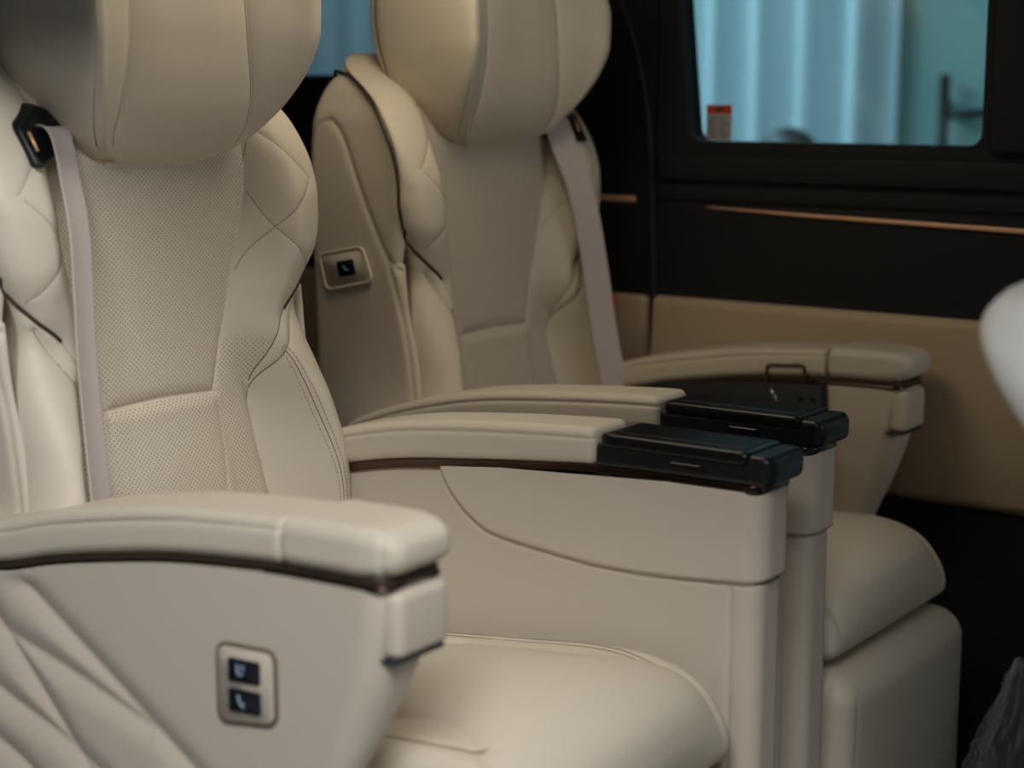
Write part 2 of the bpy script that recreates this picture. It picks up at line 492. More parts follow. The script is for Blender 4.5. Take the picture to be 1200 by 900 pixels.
XREAR = curve([(.40, -.165), (.60, -.168), (.80, -.172), (.98, -.173), (1.03, -.168), (1.05, -.163), (1.065, -.156), (1.076, -.147)])
def build_shell(root, sg):
    L = []
    for z in np.linspace(.40, 1.076, 240):
        xf = float(XR(max(z, .42)) - drop_d(max(z, .42))) - .004
        if z < .80:
            xf = float(curve([(.40, .055), (.55, .05), (.66, .03), (.74, .012), (.80, .006)])(z))
        hw = float(curve([(.40, .245), (.70, .244), (.9, .247), (1.0, .242), (1.04, .229), (1.075, .203), (1.09, .17)])(z))
        x0 = float(XREAR(z))
        r = min(.018, (xf-x0)*.45)
        L.append((z, x0, xf, -hw, hw, max(r, .004)))
    cap = smooth_poly([(-.165, .985), (-.15, 1.0), (-.125, 1.004), (-.1, .975), (-.075, .92), (-.047, .86), (-.02, .81), (.01, .785), (.03, .765)], 6)
    low = smooth_poly([(-.02, .81), (.0, .74), (.018, .66), (.03, .56), (.035, .42)], 6)
    def disp(x, s, z, nx, ns):
        side = np.abs(ns) > .5
        d = np.minimum(dist_poly(x, z, cap), dist_poly(x, z, low))
        g = groove(d, .002, .0025, .0015, .007)
        # the strip in front of the seam stands proud
        front = nx > .5
        return np.where(side, g, np.where(front, -np.clip(x - XREAR(z) - .008, 0, .085)*sm(.236, .205, np.abs(s)), 0))
    V, F = zloft(L, 420, disp)
    o = make_mesh('back_shell', V, F, M['shell'], root, sg)
    return o

def build_shell_switch(root, sg, sd):
    """one-button recline switch on the shell's aisle side"""
    c = np.array([-.094, .792]); ang = math.radians(11)
    y0 = sd*.2455
    def P(dx, dz): return (c[0] + dx*math.cos(ang) - dz*math.sin(ang), c[1] + dx*math.sin(ang) + dz*math.cos(ang))
    outer = rounded_poly([P(-.046, -.028), P(.044, -.026), P(.036, .026), P(-.05, .026)], .012)
    ya, yb = sorted((y0 - sd*.002, y0 + sd*.004))
    o = make_mesh('switch_panel', *plate_xz(outer, ya, yb, .002), M['shell'], root, sg)
    ring = np.array([(p[0], y0 + sd*.0035, p[1]) for p in outer])
    make_mesh('bezel', *tube(ring, .0022, 6, True), M['leather'], o, sg)
    btn = rounded_poly([P(-.016, -.012), P(.017, -.012), P(.015, .011), P(-.018, .011)], .002)
    ya, yb = sorted((y0 + sd*.001, y0 + sd*.0058))
    make_mesh('switch_button', *plate_xz(btn, ya, yb, .0008), M['navy'], o, sg)
    mb = MB()
    yk = y0 + sd*.0058
    mb.add(*tube([P(-.005, .004)[:1] + (yk,) + P(-.005, .004)[1:], P(-.002, -.003)[:1] + (yk,) + P(-.002, -.003)[1:], P(.004, -.004)[:1] + (yk,) + P(.004, -.004)[1:]], .0007, 5))
    mb.build('switch_icon', M['icon'], o, sg)

# ------------------------------------------------------------------ headrest
def build_headrest(root, sg):
    Zk = [.966, .984, 1.009, 1.04, 1.08, 1.12, 1.16, 1.20, 1.235, 1.26, 1.272]
    keys = {  # control values along z
        'c':  [.0, .022, .036, .044, .047, .047, .045, .040, .030, .012, -.015],    # front centre x
        'm':  [.0, .024, .040, .050, .055, .056, .054, .048, .036, .014, -.015],    # front at the seams
        'sm': [.06, .098, .106, .104, .098, .094, .092, .090, .084, .07, .04],
        'tx': [-.006, .024, .048, .070, .090, .100, .100, .092, .072, .035, -.012],  # wing tip x
        'ts': [.08, .120, .146, .165, .180, .187, .188, .184, .170, .14, .075],
        'bx': [-.03, -.045, -.062, -.078, -.093, -.102, -.107, -.107, -.1, -.08, -.04],
        'bs': [.072, .104, .128, .146, .159, .165, .166, .162, .15, .12, .065],
        'rx': [-.035, -.055, -.08, -.1, -.116, -.127, -.132, -.132, -.124, -.1, -.05],
    }
    f = {k: curve(list(zip(Zk, v))) for k, v in keys.items()}
    nu = 360; nz = 170
    # parameter positions of the control points (half outline 0..1)
    V = []
    t_ = np.linspace(0, math.pi, nz)
    zs = .966 + (1.272 - .966)*(1 - np.cos(t_))/2
    seam_u = []
    for z in zs:
        c, m, s_m, tx, ts, bx, bs, rx = [float(f[k](z)) for k in ('c', 'm', 'sm', 'tx', 'ts', 'bx', 'bs', 'rx')]
        half = [(c, 0), (c + (m-c)*.35, s_m*.5), (m, s_m), (m + (tx-m)*.50, s_m + (ts-s_m)*.55), (tx - .004, ts - .012), (tx - .012, ts), (tx*.6 + bx*.4, ts*.62 + bs*.38 + .006), (bx, bs), (rx*.8+bx*.2, bs*.72), (rx, bs*.35), (rx, 0)]
        loop = half + [(x, -s) for x, s in half[-2:0:-1]]
        P = np.array(loop); n = len(P)
        u = np.arange(nu)/nu*n; k = u.astype(int); t = (u - k)[:, None]
        p0, p1, p2, p3 = P[(k-1) % n], P[k], P[(k+1) % n], P[(k+2) % n]
        Q = .5*(2*p1 + (p2-p0)*t + (2*p0-5*p1+4*p2-p3)*t*t + (-p0+3*p1-3*p2+p3)*t**3)
        V.append(np.column_stack([Q, np.full(nu, z)]))
    V = np.array(V); V[..., 1] = V[..., 1]*.965 + .007
    # grooves at the seams, pushed along the ring's own outward direction
    T = np.roll(V, -1, 1) - np.roll(V, 1, 1); Nn = np.stack([T[..., 1], -T[..., 0], 0*T[..., 0]], -1)
    Nn /= np.linalg.norm(Nn, axis=-1)[..., None] + 1e-9
    u = np.arange(nu)/nu*20
    for us, dep in ((2, 1.), (18, 1.), (4.6, 1.2), (15.4, 1.2), (7, 1.), (13, 1.)):
        seg = np.linalg.norm(T, axis=-1)/2
        i0 = int(round(us/20*nu)) % nu
        arc = np.abs(np.cumsum(seg, 1) - np.cumsum(seg, 1)[:, i0:i0+1])
        V += Nn*(groove(arc, .0022*dep, .0018, .0022*dep, .010)*sm(.975, 1.0, V[..., 2]))[..., None]
    F = grid_faces(nu, nz, True)
    F.append(tuple(range(nu-1, -1, -1))); F.append(tuple(range((nz-1)*nu, nz*nu)))
    o = make_mesh('headrest', V.reshape(-1, 3), F, M['leather'], root, sg)
    # collar under the pillow and its two posts
    make_mesh('headrest_collar', *xloft([(-.06, -.075, .075, .958, .978, .008), (-.03, -.08, .08, .958, .979, .008), (-.003, -.078, .078, .959, .978, .008)], 48, .01, .014), M['leather'], o, sg)
    for s in (-.06, .06):
        make_mesh('headrest_post', *tube([(-.05, s, .93), (-.05, s, 1.1)], .006, 12), M['chrome'], o, sg)
    # narrow seam lines seen as thread gaps
    for us in (2, 18, 4.6, 15.4):
        i0 = int(round(us/20*nu)) % nu; ok = (zs > .985) & (zs < 1.262)
        make_mesh('seam', *tube((V[:, i0][ok] - Nn[:, i0][ok]*.0003)[::2], .0007, 6), M['seam'], o, sg)
    for us in (7, 13):
        i0 = int(round(us/20*nu)) % nu; ok = (zs > .985) & (zs < 1.262)
        make_mesh('piping', *tube(V[:, i0][ok][::2], .0018, 6), M['piping'], o, sg)

# ------------------------------------------------------------------ belt and its guide (outer side)
def build_belt(root, sg):
    sd = -1
    prof = [(-.207, 1.012), (-.168, 1.036), (-.14, 1.03), (-.118, 1.0), (-.120, .982), (-.15, .974), (-.203, .965)]
    gx = lambda s_, z_, up: float(back_x(np.array([s_]), np.array([z_]), False)[0]) + up
    poly = rounded_poly(prof, .008)
    P = np.array(poly); n = len(P); c = P.mean(0)
    V = []
    for ins, up in ((0, -.02), (0, .010), (.0015, .0125), (.006, .0135), (.009, .009)):
        d = P - c; L = np.linalg.norm(d, axis=1)[:, None]; Q = P - d/L*ins
        xs = back_x(Q[:, 0], Q[:, 1], False) - .003
        V.append(np.column_stack([xs + up, Q[:, 0], Q[:, 1]]))
    V = np.vstack(V); F = [tuple(reversed(f)) for f in grid_faces(n, 5, True)]
    F.append(tuple(range(n))); F.append(tuple(range(5*n-1, 4*n-1, -1)))
    g = make_mesh('belt_guide', V, F, M['satin'], root, sg)
    mb = MB()
    mb.add(*tube([(gx(-.203, 1.010, .007), -.203, 1.010), (gx(-.201, .99, .007), -.201, .99), (gx(-.200, .969, .007), -.200, .969)], .0022, 8))
    mb.build('chrome_edge', M['chrome'], g, sg)
    mb = MB(); mb.add(*tube([(gx(-.194, 1.004, .0085), -.194, 1.004), (gx(-.193, .984, .0085), -.193, .984)], .0018, 8)); mb.build('copper_inlay', M['copper'], g, sg)
    # webbing
    path = [(-.026, -.147, 1.004), (-.010, -.147, 1.008), (.003, -.148, 1.002), (.012, -.149, .986), (.023, -.152, .955), (.044, -.160, .90), (.056, -.168, .84),
            (.067, -.176, .76), (.080, -.181, .67), (.098, -.187, .57), (.112, -.190, .50), (.122, -.192, .43)]
    C = smooth_poly(path, 8); T = np.gradient(C, axis=0); T /= np.linalg.norm(T, axis=1)[:, None]
    wv = np.array([-.42, .91, 0.]); hw = .0235; th = .0007
    V = []
    for p, t in zip(C, T):
        w_ = wv - t*(wv @ t); w_ /= np.linalg.norm(w_); nn = np.cross(w_, t)
        if nn[0] < 0: nn = -nn
        for a, b in ((-hw, -th), (hw, -th), (hw+.0004, 0), (hw, th), (hw*.94, th*1.4), (hw*.9, th), (-hw*.9, th), (-hw*.94, th*1.4), (-hw, th), (-hw-.0004, 0)):
            V.append(p + w_*a + nn*b)
    F = grid_faces(10, len(C), True); F.append(tuple(range(9, -1, -1))); F.append(tuple(range((len(C)-1)*10, len(C)*10)))
    make_mesh('seat_belt', V, F, M['belt'], root, sg)

# ------------------------------------------------------------------ cushion and leg rest
def build_cushion(root, sg):
    prof = smooth_poly([(.02, .34), (.022, .375), (.05, .392), (.14, .394), (.26, .396), (.40, .412), (.50, .424), (.58, .424), (.632, .407), (.662, .375), (.674, .345), (.668, .325), (.64, .318), (.55, .315)], 22)
    T = np.gradient(prof, axis=0); T /= np.linalg.norm(T, axis=1)[:, None]
    Nn = np.column_stack([-T[:, 1], T[:, 0]])
    hw = .205; R = .03
    ph = np.linspace(0, math.pi/2, 22)
    sc = np.concatenate([np.linspace(0, hw-R, 90), hw-R + R*np.sin(ph[1:])])
    sfull = np.concatenate([-sc[:0:-1], sc]); a = np.abs(sfull)
    edge = np.where(a > hw-R, -R*(1 - np.sqrt(np.maximum(1 - ((a-hw+R)/R)**2, 0))), 0)
    n, m = len(sfull), len(prof)
    X = prof[:, 0][:, None] + 0*sfull; Z = prof[:, 1][:, None] + 0*sfull; S = np.repeat(sfull[None], m, 0)
    top = sm(.05, .16, X)*sm(.36, .40, Z)
    A = np.abs(S)
    pw = .118 + .05*sm(.50, .62, X)
    crown = .030*np.clip(1 - (A/pw)**2, 0, 1)**.75
    crown *= .35 + .65*sm(.20, .42, X)
    # front nose keeps part of the crown
    cr = np.where(Z > .40, crown, crown*sm(.33, .40, Z))
    seam = smooth_poly([(.06, .120), (.30, .118), (.48, .122), (.56, .135)], 8)
    d1 = dist_poly(X, A, seam)
    seam2 = smooth_poly([(.06, .168), (.3, .170), (.50, .170), (.565, .162), (.60, .148)], 8)
    d2 = dist_poly(X, A, seam2)
    rear = np.where(A < .15, np.abs(X - .33), 1.)
    g = (groove(d1, .0012, .0022, .002, .011)*(1 - sm(.44, .54, X)) + groove(d2, .0012, .002, .0012, .006))*sm(.36, .395, Z)
    g += groove(rear, .0015, .002, .003, .012)*sm(.36, .395, Z)
    off = edge[None]*np.ones((m, 1)) + cr + g
    P = np.stack([X + Nn[:, 0][:, None]*off, S, Z + Nn[:, 1][:, None]*off], -1)
    V = P.reshape(-1, 3)
    # side skirts
    F = grid_faces(n, m)
    V2 = list(map(tuple, V)); base = len(V2)
    for side in (0, n-1):
        idx = [j*n + side for j in range(m)]
        f = tuple(idx) if side == 0 else tuple(reversed(idx))
        F.append(f)
    back = tuple(range(n-1, -1, -1))
    F.append(tuple([i for i in range(n)])[::-1] if False else tuple((m-1)*n + i for i in range(n)) + tuple(reversed(range(n))))
    # outward orientation: grid is (s, profile); flip so normals face out
    F = [tuple(reversed(f)) for f in F] if False else F
    o = make_mesh('seat_cushion', V2, F, M['leather'], root, sg)
    import bmesh
    bm = bmesh.new(); bm.from_mesh(o.data); bmesh.ops.recalc_face_normals(bm, faces=bm.faces); bm.to_mesh(o.data); bm.free()
    for side in (1, -1):
        for poly, rr in ((seam2, .0008), (seam2 + np.array([0, .006]), .0007)):
            pts = []
            for x_, a_ in poly:
                j = int(np.argmin(np.where((prof[:, 1] > .36), np.abs(prof[:, 0]-x_), 9))); i = int(np.argmin(np.abs(sfull - side*a_)))
                p_ = P[j, i]; pts.append((p_[0], p_[1], p_[2] + .0002))
            make_mesh('stitching', *tube(smooth_poly(pts[::3], 3), rr, 6), M['thread'], o, sg)
    # base under the cushion
    make_mesh('seat_base', *rbox(.0, .56, -.19, .19, .0, .325, .01), M['shell'], root, sg)

def build_legrest(root, sg):
    L = []
    for k in range(9):
        a = k/8*math.pi/2; L.append((.04 + .02*(1-math.cos(a)), .585 + .02*(1-math.sin(a)), .702 - .02*(1-math.sin(a)), -.205+.02*(1-math.sin(a)), .205-.02*(1-math.sin(a)), .026))
    for z in np.linspace(.07, .262, 40): L.append((z, .585, .702, -.205, .205, .028))
    for k in range(1, 15):
        a = (k/14)*math.pi/2; i = .04*(1-math.cos(a))
        L.append((.262 + .045*math.sin(a), .585+i*.6, .702-i, -.205+i*.8, .205-i*.8, max(.028 - i*.4, .006)))
    line = smooth_poly([(.05, .178), (.2, .178), (.27, .176)], 6)
    def disp(x, s, z, nx, ns):
        front = nx > .5
        d = dist_poly(z, np.abs(s), line)
        g = groove(d, .0007, .0022, .0010, .008)
        puff = .004*np.clip(1-(np.abs(s)/.178)**4, 0, 1)*sm(.05, .1, z)
        side = np.abs(ns) > .5
        d3 = np.abs(x - .668)
        return np.where(front, g + puff, np.where(side, groove(d3, .0016, .002, .0015, .007), 0))
    V, F = zloft(L, 300, disp)
    make_mesh('leg_rest', V, F, M['leather'], root, sg)
    mb = MB()
    mb.add(*rbox(.55, .586, -.195, .195, .07, .29, .008)); mb.build('leg_rest_bracket', M['satin'], root, sg)

# ------------------------------------------------------------------ outer armrest
OZ = curve([(.0, .548), (.06, .556), (.14, .5755), (.22, .591), (.32, .607), (.40, .615), (.47, .620), (.58, .622), (.7, .622)])   # underside of the pad
def build_outer_arm(root, sg):
    y0, y1 = -.297, -.203
    # body (outer panel)
    L = []
    zt = .602
    fx1 = curve([(.05, .44), (.25, .47), (.41, .525), (.47, .553), (.54, .576), (.60, .585), (.62, .585)])
    fin = curve([(.05, -.265), (.30, -.258), (.41, -.247), (.50, -.222), (.56, -.208), (.62, -.205)])
    for z in np.linspace(.05, .560, 130): L.append([z, -.02, float(fx1(z)), y0+.004, float(fin(z)), .030])
    for z in np.linspace(.564, .616, 20): L.append([z, -.02, float(fx1(z)), y0+.004, float(fin(z)), .030])
    quilt = [[(.0, .605), (.062, .554), (.15, .500), (.23, .452), (.325, .394), (.42, .335)], [(.0, .508), (.052, .480), (.15, .455), (.274, .420)],
             [(.0, .53), (.052, .478), (.11, .42), (.174, .355), (.24, .29)], [(.0, .425), (.046, .407), (.09, .393), (.135, .379), (.2, .35)], [(.0, .36), (.08, .33), (.18, .26)]]
    quilt = [smooth_poly(q, 6) for q in quilt]
    flap = rounded_poly([(-.288, .612), (-.288, .548), (-.2, .548), (-.2, .612)], .004)
    def disp(x, s, z, nx, ns):
        d = np.full(x.shape, 9.)
        for q in quilt: d = np.minimum(d, dist_poly(x, z, q))
        g = groove(d, .002, .003, .006, .016)*sm(.0, .022, OZ(x) - .010 - z)
        return np.where(ns < -.7, g, 0)
    V, F = zloft([tuple(l) for l in L], 420, disp, True, lambda x: OZ(x) - .006)
    body = make_mesh('outer_armrest', V, F, M['shell'], root, sg)
    # trim strip
    st = [(x, y0+.004, y1-.002, float(OZ(x))-.012, float(OZ(x))+.004, .003) for x in np.linspace(-.02, .584, 40)]
    make_mesh('trim_strip', *xloft(st, 40, 0, .018), M['piping'], root, sg)
    st = [(x, y0+.0028, y1-.001, float(OZ(x))-.0105, float(OZ(x))-.0045, .0025) for x in np.linspace(.44, .586, 16)]
    make_mesh('bronze_strip', *xloft(st, 40, 0, .018), M['bronze'], root, sg)
    # pads
    def th(x): return .043 + .004*math.sin(max(0, min(1, x/.46))*math.pi)
    st = [(x, y0-.002, y1+.002, float(OZ(x)), float(OZ(x)) + th(x), .013) for x in np.linspace(-.03, .464, 60)]
    def pdisp(x, y, z, ny, nz):
        zz = z - OZ(x)
        return groove(np.abs(zz - .034), .0022, .0018, .0012, .006)*(np.abs(ny) > .3)
    make_mesh('armrest_pad', *xloft(st, 160, .01, .006, pdisp), M['leather'], root, sg)
    st = []
    for x in np.linspace(.4675, .598, 30):
        k = sm(.55, .60, x)
        st.append((x, y0-.004+.006*k, y1+.004-.006*k, float(OZ(x)) + .001 + .004*k, float(OZ(x)) + .047 - .004*k, .0145))
    make_mesh('front_pad', *xloft(st, 160, .006, .017, None, 12), M['leather'], root, sg)
    # front flap
    V, F = rbox(.566, .592, -.284, -.208, .549, .6105, .009, 60)
    fl = make_mesh('front_flap', V, F, M['shell'], root, sg)
    mb = MB(); mb.add(*rbox(.560, .5865, -.283, -.210, .5435, .549, .002)); mb.build('gap', M['dark'], fl, sg)
    # two-button seat switch on the outside
    ya = y0 + .004
    outer = rounded_poly([(.377, .530), (.452, .534), (.452, .463), (.377, .452)], .013)
    sp = make_mesh('switch_panel', *plate_xz(outer, ya-.0035, ya+.004, .002), M['shell'], root, sg)
    make_mesh('bezel', *tube(np.array([(p[0], ya-.0015, p[1]) for p in outer]), .0022, 6, True), M['seam'], sp, sg)
    for (za, zb) in ((.5195, .4965), (.4895, .4665)):
        b = rounded_poly([(.3935, za), (.4345, za+.002), (.4345, zb+.003), (.3935, zb)], .0022)
        make_mesh('switch_button', *plate_xz(b, ya-.0062, ya-.002, .0009), M['navy'], sp, sg)
        cx, cz = .410, (za+zb)/2+.001; yk = ya-.0063
        mb = MB()
        if za > .5:
            mb.add(*tube([(cx-.003, yk, cz+.006), (cx-.003, yk, cz-.003), (cx+.003, yk, cz-.004)], .0010, 6))
            mb.add(*tube([(cx+.004, yk, cz+.006), (cx+.004, yk, cz-.001)], .0009, 6))
        else:
            mb.add(*tube([(cx-.003, yk, cz+.006), (cx-.001, yk, cz-.002), (cx+.004, yk, cz-.006)], .0010, 6))
            mb.add(*tube([(cx+.001, yk, cz-.002), (cx+.005, yk, cz-.002)], .0009, 6))
        mb.build('switch_icon', M['icon'], sp, sg)

def build_table_stow(root, sg):
    """black folding-table pocket on the inside face of the window-side armrest"""
    y = -.2035
    poly = rounded_poly([(.16, .583), (.24, .5925), (.34, .604), (.466, .6105), (.467, .50), (.20, .50)], .006)
    o = make_mesh('table_pocket', *plate_xz(poly, y-.012, y+.010, .003), M['black'], root, sg)
    path = [(.366, y+.003, .604), (.366, y+.004, .622)] 
    loop = smooth_poly([(.367, y+.004, .604), (.367, y+.004, .626), (.373, y+.004, .632), (.40, y+.004, .634), (.424, y+.004, .636), (.430, y+.004, .631), (.430, y+.004, .608)], 6)
    make_mesh('pull_loop', *tube(loop, .0024, 8), M['piping'], o, sg)
    mb = MB(); mb.add(*tube([(.378, y+.0105, .598), (.384, y+.0115, .586), (.391, y+.0105, .574)], .0035, 8)); mb.build('latch', M['steel'], o, sg)
    for x in (.428, .449):
        mb = MB(); V, F = tube([(x, y+.009, .588), (x, y+.0112, .588)], .0045, 16); mb.add(V, F); mb.build('push_button', M['satin'], o, sg)

# ------------------------------------------------------------------ inner armrest (aisle side)
IZ = curve([(-.08, .520), (-.05, .531), (.03, .557), (.10, .574), (.18, .589), (.30, .603), (.40, .613), (.46, .618), (.56, .6205), (.69, .6215)])
def build_inner_arm(root, sg):
    y0, y1 = .223, .297
    crv = smooth_poly([(.231, .63), (.2355, .60), (.243, .578), (.262, .552), (.29, .529), (.325, .514), (.40, .505), (.474, .4995), (.56, .501), (.655, .5085), (.70, .513)], 8)
    def above(x, z):
        zc = np.interp(x, crv[:, 0], crv[:, 1], left=.9, right=.513)
        return z > zc
    L = []
    for z in np.linspace(.0, .562, 190): L.append((z, -.05, .681, y0+.003, y1-.003, .020))
    for z in np.linspace(.565, .617, 22): L.append((z, -.05, .681, y0+.003, y1-.003, .020))
    vs = [(.646, .0), (.646, .505)]
    def disp(x, s, z, nx, ns):
        zc = np.interp(x, crv[:, 0], crv[:, 1], left=.9, right=.513)
        d = dist_poly(x, z, crv); up = z > zc
        b = np.where(up, .0065*sm(0, .007, d), 0)
        g = groove(d, .0018, .002, 0, .01)
        dv = np.where(z < .505, np.abs(x - .646), 9)
        g = g + groove(dv, .0022, .0020, .0012, .006)*(np.abs(ns) > .5)
        g = g - .0025*sm(.50, .30, z)*0
        return np.where(x > .18, b + g, 0)
    V, F = zloft(L, 520, disp, True, lambda x: IZ(x) - .005)
    make_mesh('inner_armrest', V, F, M['shell'], root, sg)
    # dark bronze strip under pad and box
    st = [(x, y0-.003, y1+.003, float(IZ(x))-.0085, float(IZ(x))+.004, .003) for x in np.linspace(-.05, .687, 50)]
    make_mesh('trim_strip', *xloft(st, 60, 0, .02), M['bronze'], root, sg)
    # pad
    def th(x): return .046 + .006*math.sin(max(0, min(1, (x+.05)/.52))*math.pi)
    st = []
    for x in np.linspace(-.06, .470, 60):
        st.append((x, y0-.005, y1+.005, float(IZ(x))+.001, float(IZ(x)) + th(x), .014))
    def pdisp(x, y, z, ny, nz):
        zz = z - IZ(x)
        t = np.array([th(float(v)) for v in x[:1]])[0]
        return groove(np.abs(zz - (t - .012)), .0022, .0018, .0012, .005)*(np.abs(ny) > .3)
    make_mesh('armrest_pad', *xloft(st, 160, .01, .010, pdisp), M['leather'], root, sg)
    # black storage box: base, lid, latch
    z = .6215
    st = [(x, y0-.004, y1+.004, float(IZ(x))+.0015, .650 if x < .66 else .650, .008) for x in np.linspace(.472, .692, 24)]
    bx = make_mesh('storage_box', *xloft(st, 100, .004, .020), M['satin'], root, sg)
    st = []
    for x in np.linspace(.476, .672, 24):
        st.append((x, y0-.0065, y1+.0065, .645, .6615, .006))
    make_mesh('box_lid', *xloft(st, 90, .012, .012), M['gloss'], bx, sg)
    st = [(x, y0+.008, y1-.008, .6605, .6628, .001) for x in np.linspace(.492, .660, 12)]
    make_mesh('lid_inlay', *xloft(st, 60, .003, .003), M['gloss'], bx, sg)
    # raised end block
    st = [(x, y0-.0055, y1+.0055, .6235, .6585, .007) for x in np.linspace(.670, .699, 12)]
    make_mesh('end_block', *xloft(st, 90, .002, .013), M['satin'], bx, sg)
    for sd, yy in ((-1, y0-.0045), (1, y1+.0045)):
        mb = MB(); a, b_ = sorted((yy - .002, yy + .002))
        mb.add(*rbox(.572, .614, a, b_, .632, .6405, .0018)); mb.build('latch', M['gloss'], bx, sg)
        mb = MB(); a, b_ = sorted((yy + sd*.0015, yy + sd*.0030)); mb.add(*rbox(.574, .610, a, b_, .6385, .6400, .0005)); mb.build('latch_edge', M['steel'], bx, sg)

# ------------------------------------------------------------------ the two seats
def build_seat(loc, sg, label):
    root = empty('captain_seat', loc, label, 'seat', 'captain seats in the second row')
    build_shell(root, sg)
    build_backrest(root, sg)
    build_headrest(root, sg)
    build_belt(root, sg)
    build_cushion(root, sg)
    build_legrest(root, sg)
    build_outer_arm(root, sg)
    build_inner_arm(root, sg)
    build_shell_switch(root, sg, 1)
    build_table_stow(root, sg)
    return root

build_seat((0, 0, 0), 1, 'nearer beige leather captain seat with two-button switch on its outer armrest')
build_seat((-.046, .74, 0), -1, 'farther beige leather captain seat beside the dark door and window')

# ------------------------------------------------------------------ vehicle body (setting)
def struct(name, V, F, m, parent=None, smooth=False):
    o = make_mesh(name, V, F, m, parent, smooth=smooth)
    if parent is None: o['kind'] = 'structure'
    return o

def box(x0, x1, y0, y1, z0, z1):
    V = [(x, y, z) for x in (x0, x1) for y in (y0, y1) for z in (z0, z1)]
    F = [(0, 1, 3, 2), (4, 6, 7, 5), (0, 4, 5, 1), (2, 3, 7, 6), (0, 2, 6, 4), (1, 5, 7, 3)]
    return V, F

def frame_plate(outer, inner, y0, y1):
    """plate in x,z with one hole; outer and inner have the same number of points, same direction (clockwise seen from -y)"""
    n = len(outer); V = []
    for ring, y in ((outer, y0), (inner, y0), (inner, y1), (outer, y1)):
        V += [(p[0], y, p[1]) for p in ring]
    F = []
    for a, b in ((0, 1), (1, 2), (2, 3), (3, 0)):
        for i in range(n):
            j = (i+1) % n
            F.append((a*n+i, a*n+j, b*n+j, b*n+i))
    return V, F

def window_ring(x0, x1, z0, z1, r, n=8, lean=0.):
    pts = []
    for (cx, cz, a0) in ((x0+r, z0+r, math.pi), (x1-r, z0+r, 1.5*math.pi), (x1-r, z1-r, 0), (x0+r, z1-r, .5*math.pi)):
        for k in range(n+1):
            a = a0 + k/n*math.pi/2; pts.append((cx + r*math.cos(a), cz + r*math.sin(a)))
    return [(x + lean*(z - z0), z) for x, z in pts]

def outer_ring(x0, x1, z0, z1, n=8):
    pts = []
    for (cx, cz) in ((x0, z0), (x1, z0), (x1, z1), (x0, z1)): pts += [(cx, cz)]*(n+1)
    # spread duplicates slightly along the edges so faces stay valid
    out = []
    for i, p in enumerate(pts):
        c = i // (n+1); k = (i % (n+1)) - n/2; e = .002*k
        if c == 0: out.append((p[0] + max(e, 0), p[1] - min(e, 0)))
        elif c == 1: out.append((p[0] + min(e, 0), p[1] + max(e, 0)))
        elif c == 2: out.append((p[0] - max(e, 0), p[1] + min(e, 0)))
        else: out.append((p[0] - min(e, 0), p[1] - max(e, 0)))
    return out

YD = 1.10
ZR = 1.46
# sliding door: dark upper half with the window opening
o_r = outer_ring(.024, .80, .70, ZR); i_r = [(x_ + (-.10*(z_ - .9655) if x_ < .3 else .0), z_) for x_, z_ in window_ring(.083, .585, .9655, 1.40, .022)]
door = struct('door_1', *frame_plate(o_r, i_r, YD, YD+.05), M['black'])
mb = MB(); mb.add(*rbox(.030, .80, YD-.012, YD+.002, .90, .945, .006)); mb.add(*rbox(.030, .80, YD-.007, YD+.002, .868, .892, .003)); mb.build('window_ledge', M['black'], door)
# lower beige panel, gently bulged, and the copper strip
def door_panel():
    nx, nz = 60, 40
    V = []; xs = np.linspace(.028, .80, nx); zs = np.linspace(.412, .705, nz)
    for z in zs:
        for x in xs:
            e = min((z-.412)/.02, (.705-z)/.012, 1); e = math.sqrt(max(0, 1-(1-e)**2))
            V.append((x, YD + .002 - .016*e - .010*sm(.70, .56, z)*sm(.41, .5, z), z))
    F = grid_faces(nx, nz)
    return V, F
lower = make_mesh('lower_panel', *door_panel(), M['panel'], door)
st = [(x, YD-.004 - .003*sm(.13, .3, x), YD+.004, float(np.interp(x, [.12, .30, .66, .8], [.8575, .8515, .8425, .839])) - float(np.interp(x, [.12, .3, .8], [.0012, .0028, .0042])),
       float(np.interp(x, [.12, .30, .66, .8], [.8575, .8515, .8425, .839])) + float(np.interp(x, [.12, .3, .8], [.0012, .0028, .0042])), .002) for x in np.linspace(.12, .80, 40)]
make_mesh('copper_strip', *xloft(st, 24), M['copper'], door)
mb = MB(); mb.add(*box(.028, .80, YD+.001, YD+.05, -.05, .705)); mb.build('kick_panel', M['black'], door, smooth=False)
frame = i_r
w1 = struct('window_1', *box(.03, .62, 1.128, 1.132, .955, 1.41), M['glass'])

# rear quarter trim behind the door
o_r = outer_ring(-1.75, .018, .70, ZR); i_r = window_ring(-1.35, -.36, 1.078, 1.40, .05)
wf = struct('wall_far', *frame_plate(o_r, i_r, YD, YD+.05), M['black'])
V, F = rbox(-1.75, .014, YD-.012, YD+.04, .05, .703, .012)
lower = make_mesh('lower_panel', V, F, M['panel'], wf)
V, F = rbox(-.13, -.018, YD-.005, YD+.004, .860, .8715, .004)
make_mesh('copper_strip', V, F, M['copper'], wf)
V, F = tube(smooth_poly([(.021, YD-.003, .42), (.020, YD-.003, .70), (.016, YD-.003, .85), (.012, YD-.003, .95), (-.005, YD-.003, 1.06), (-.035, YD-.003, 1.16), (-.09, YD-.003, 1.26)], 8), .006, 10)
make_mesh('door_seal', V, F, M['black'], wf)
struct('window_2', *box(-1.40, -.34, 1.128, 1.132, 1.06, 1.42), M['privacy'])
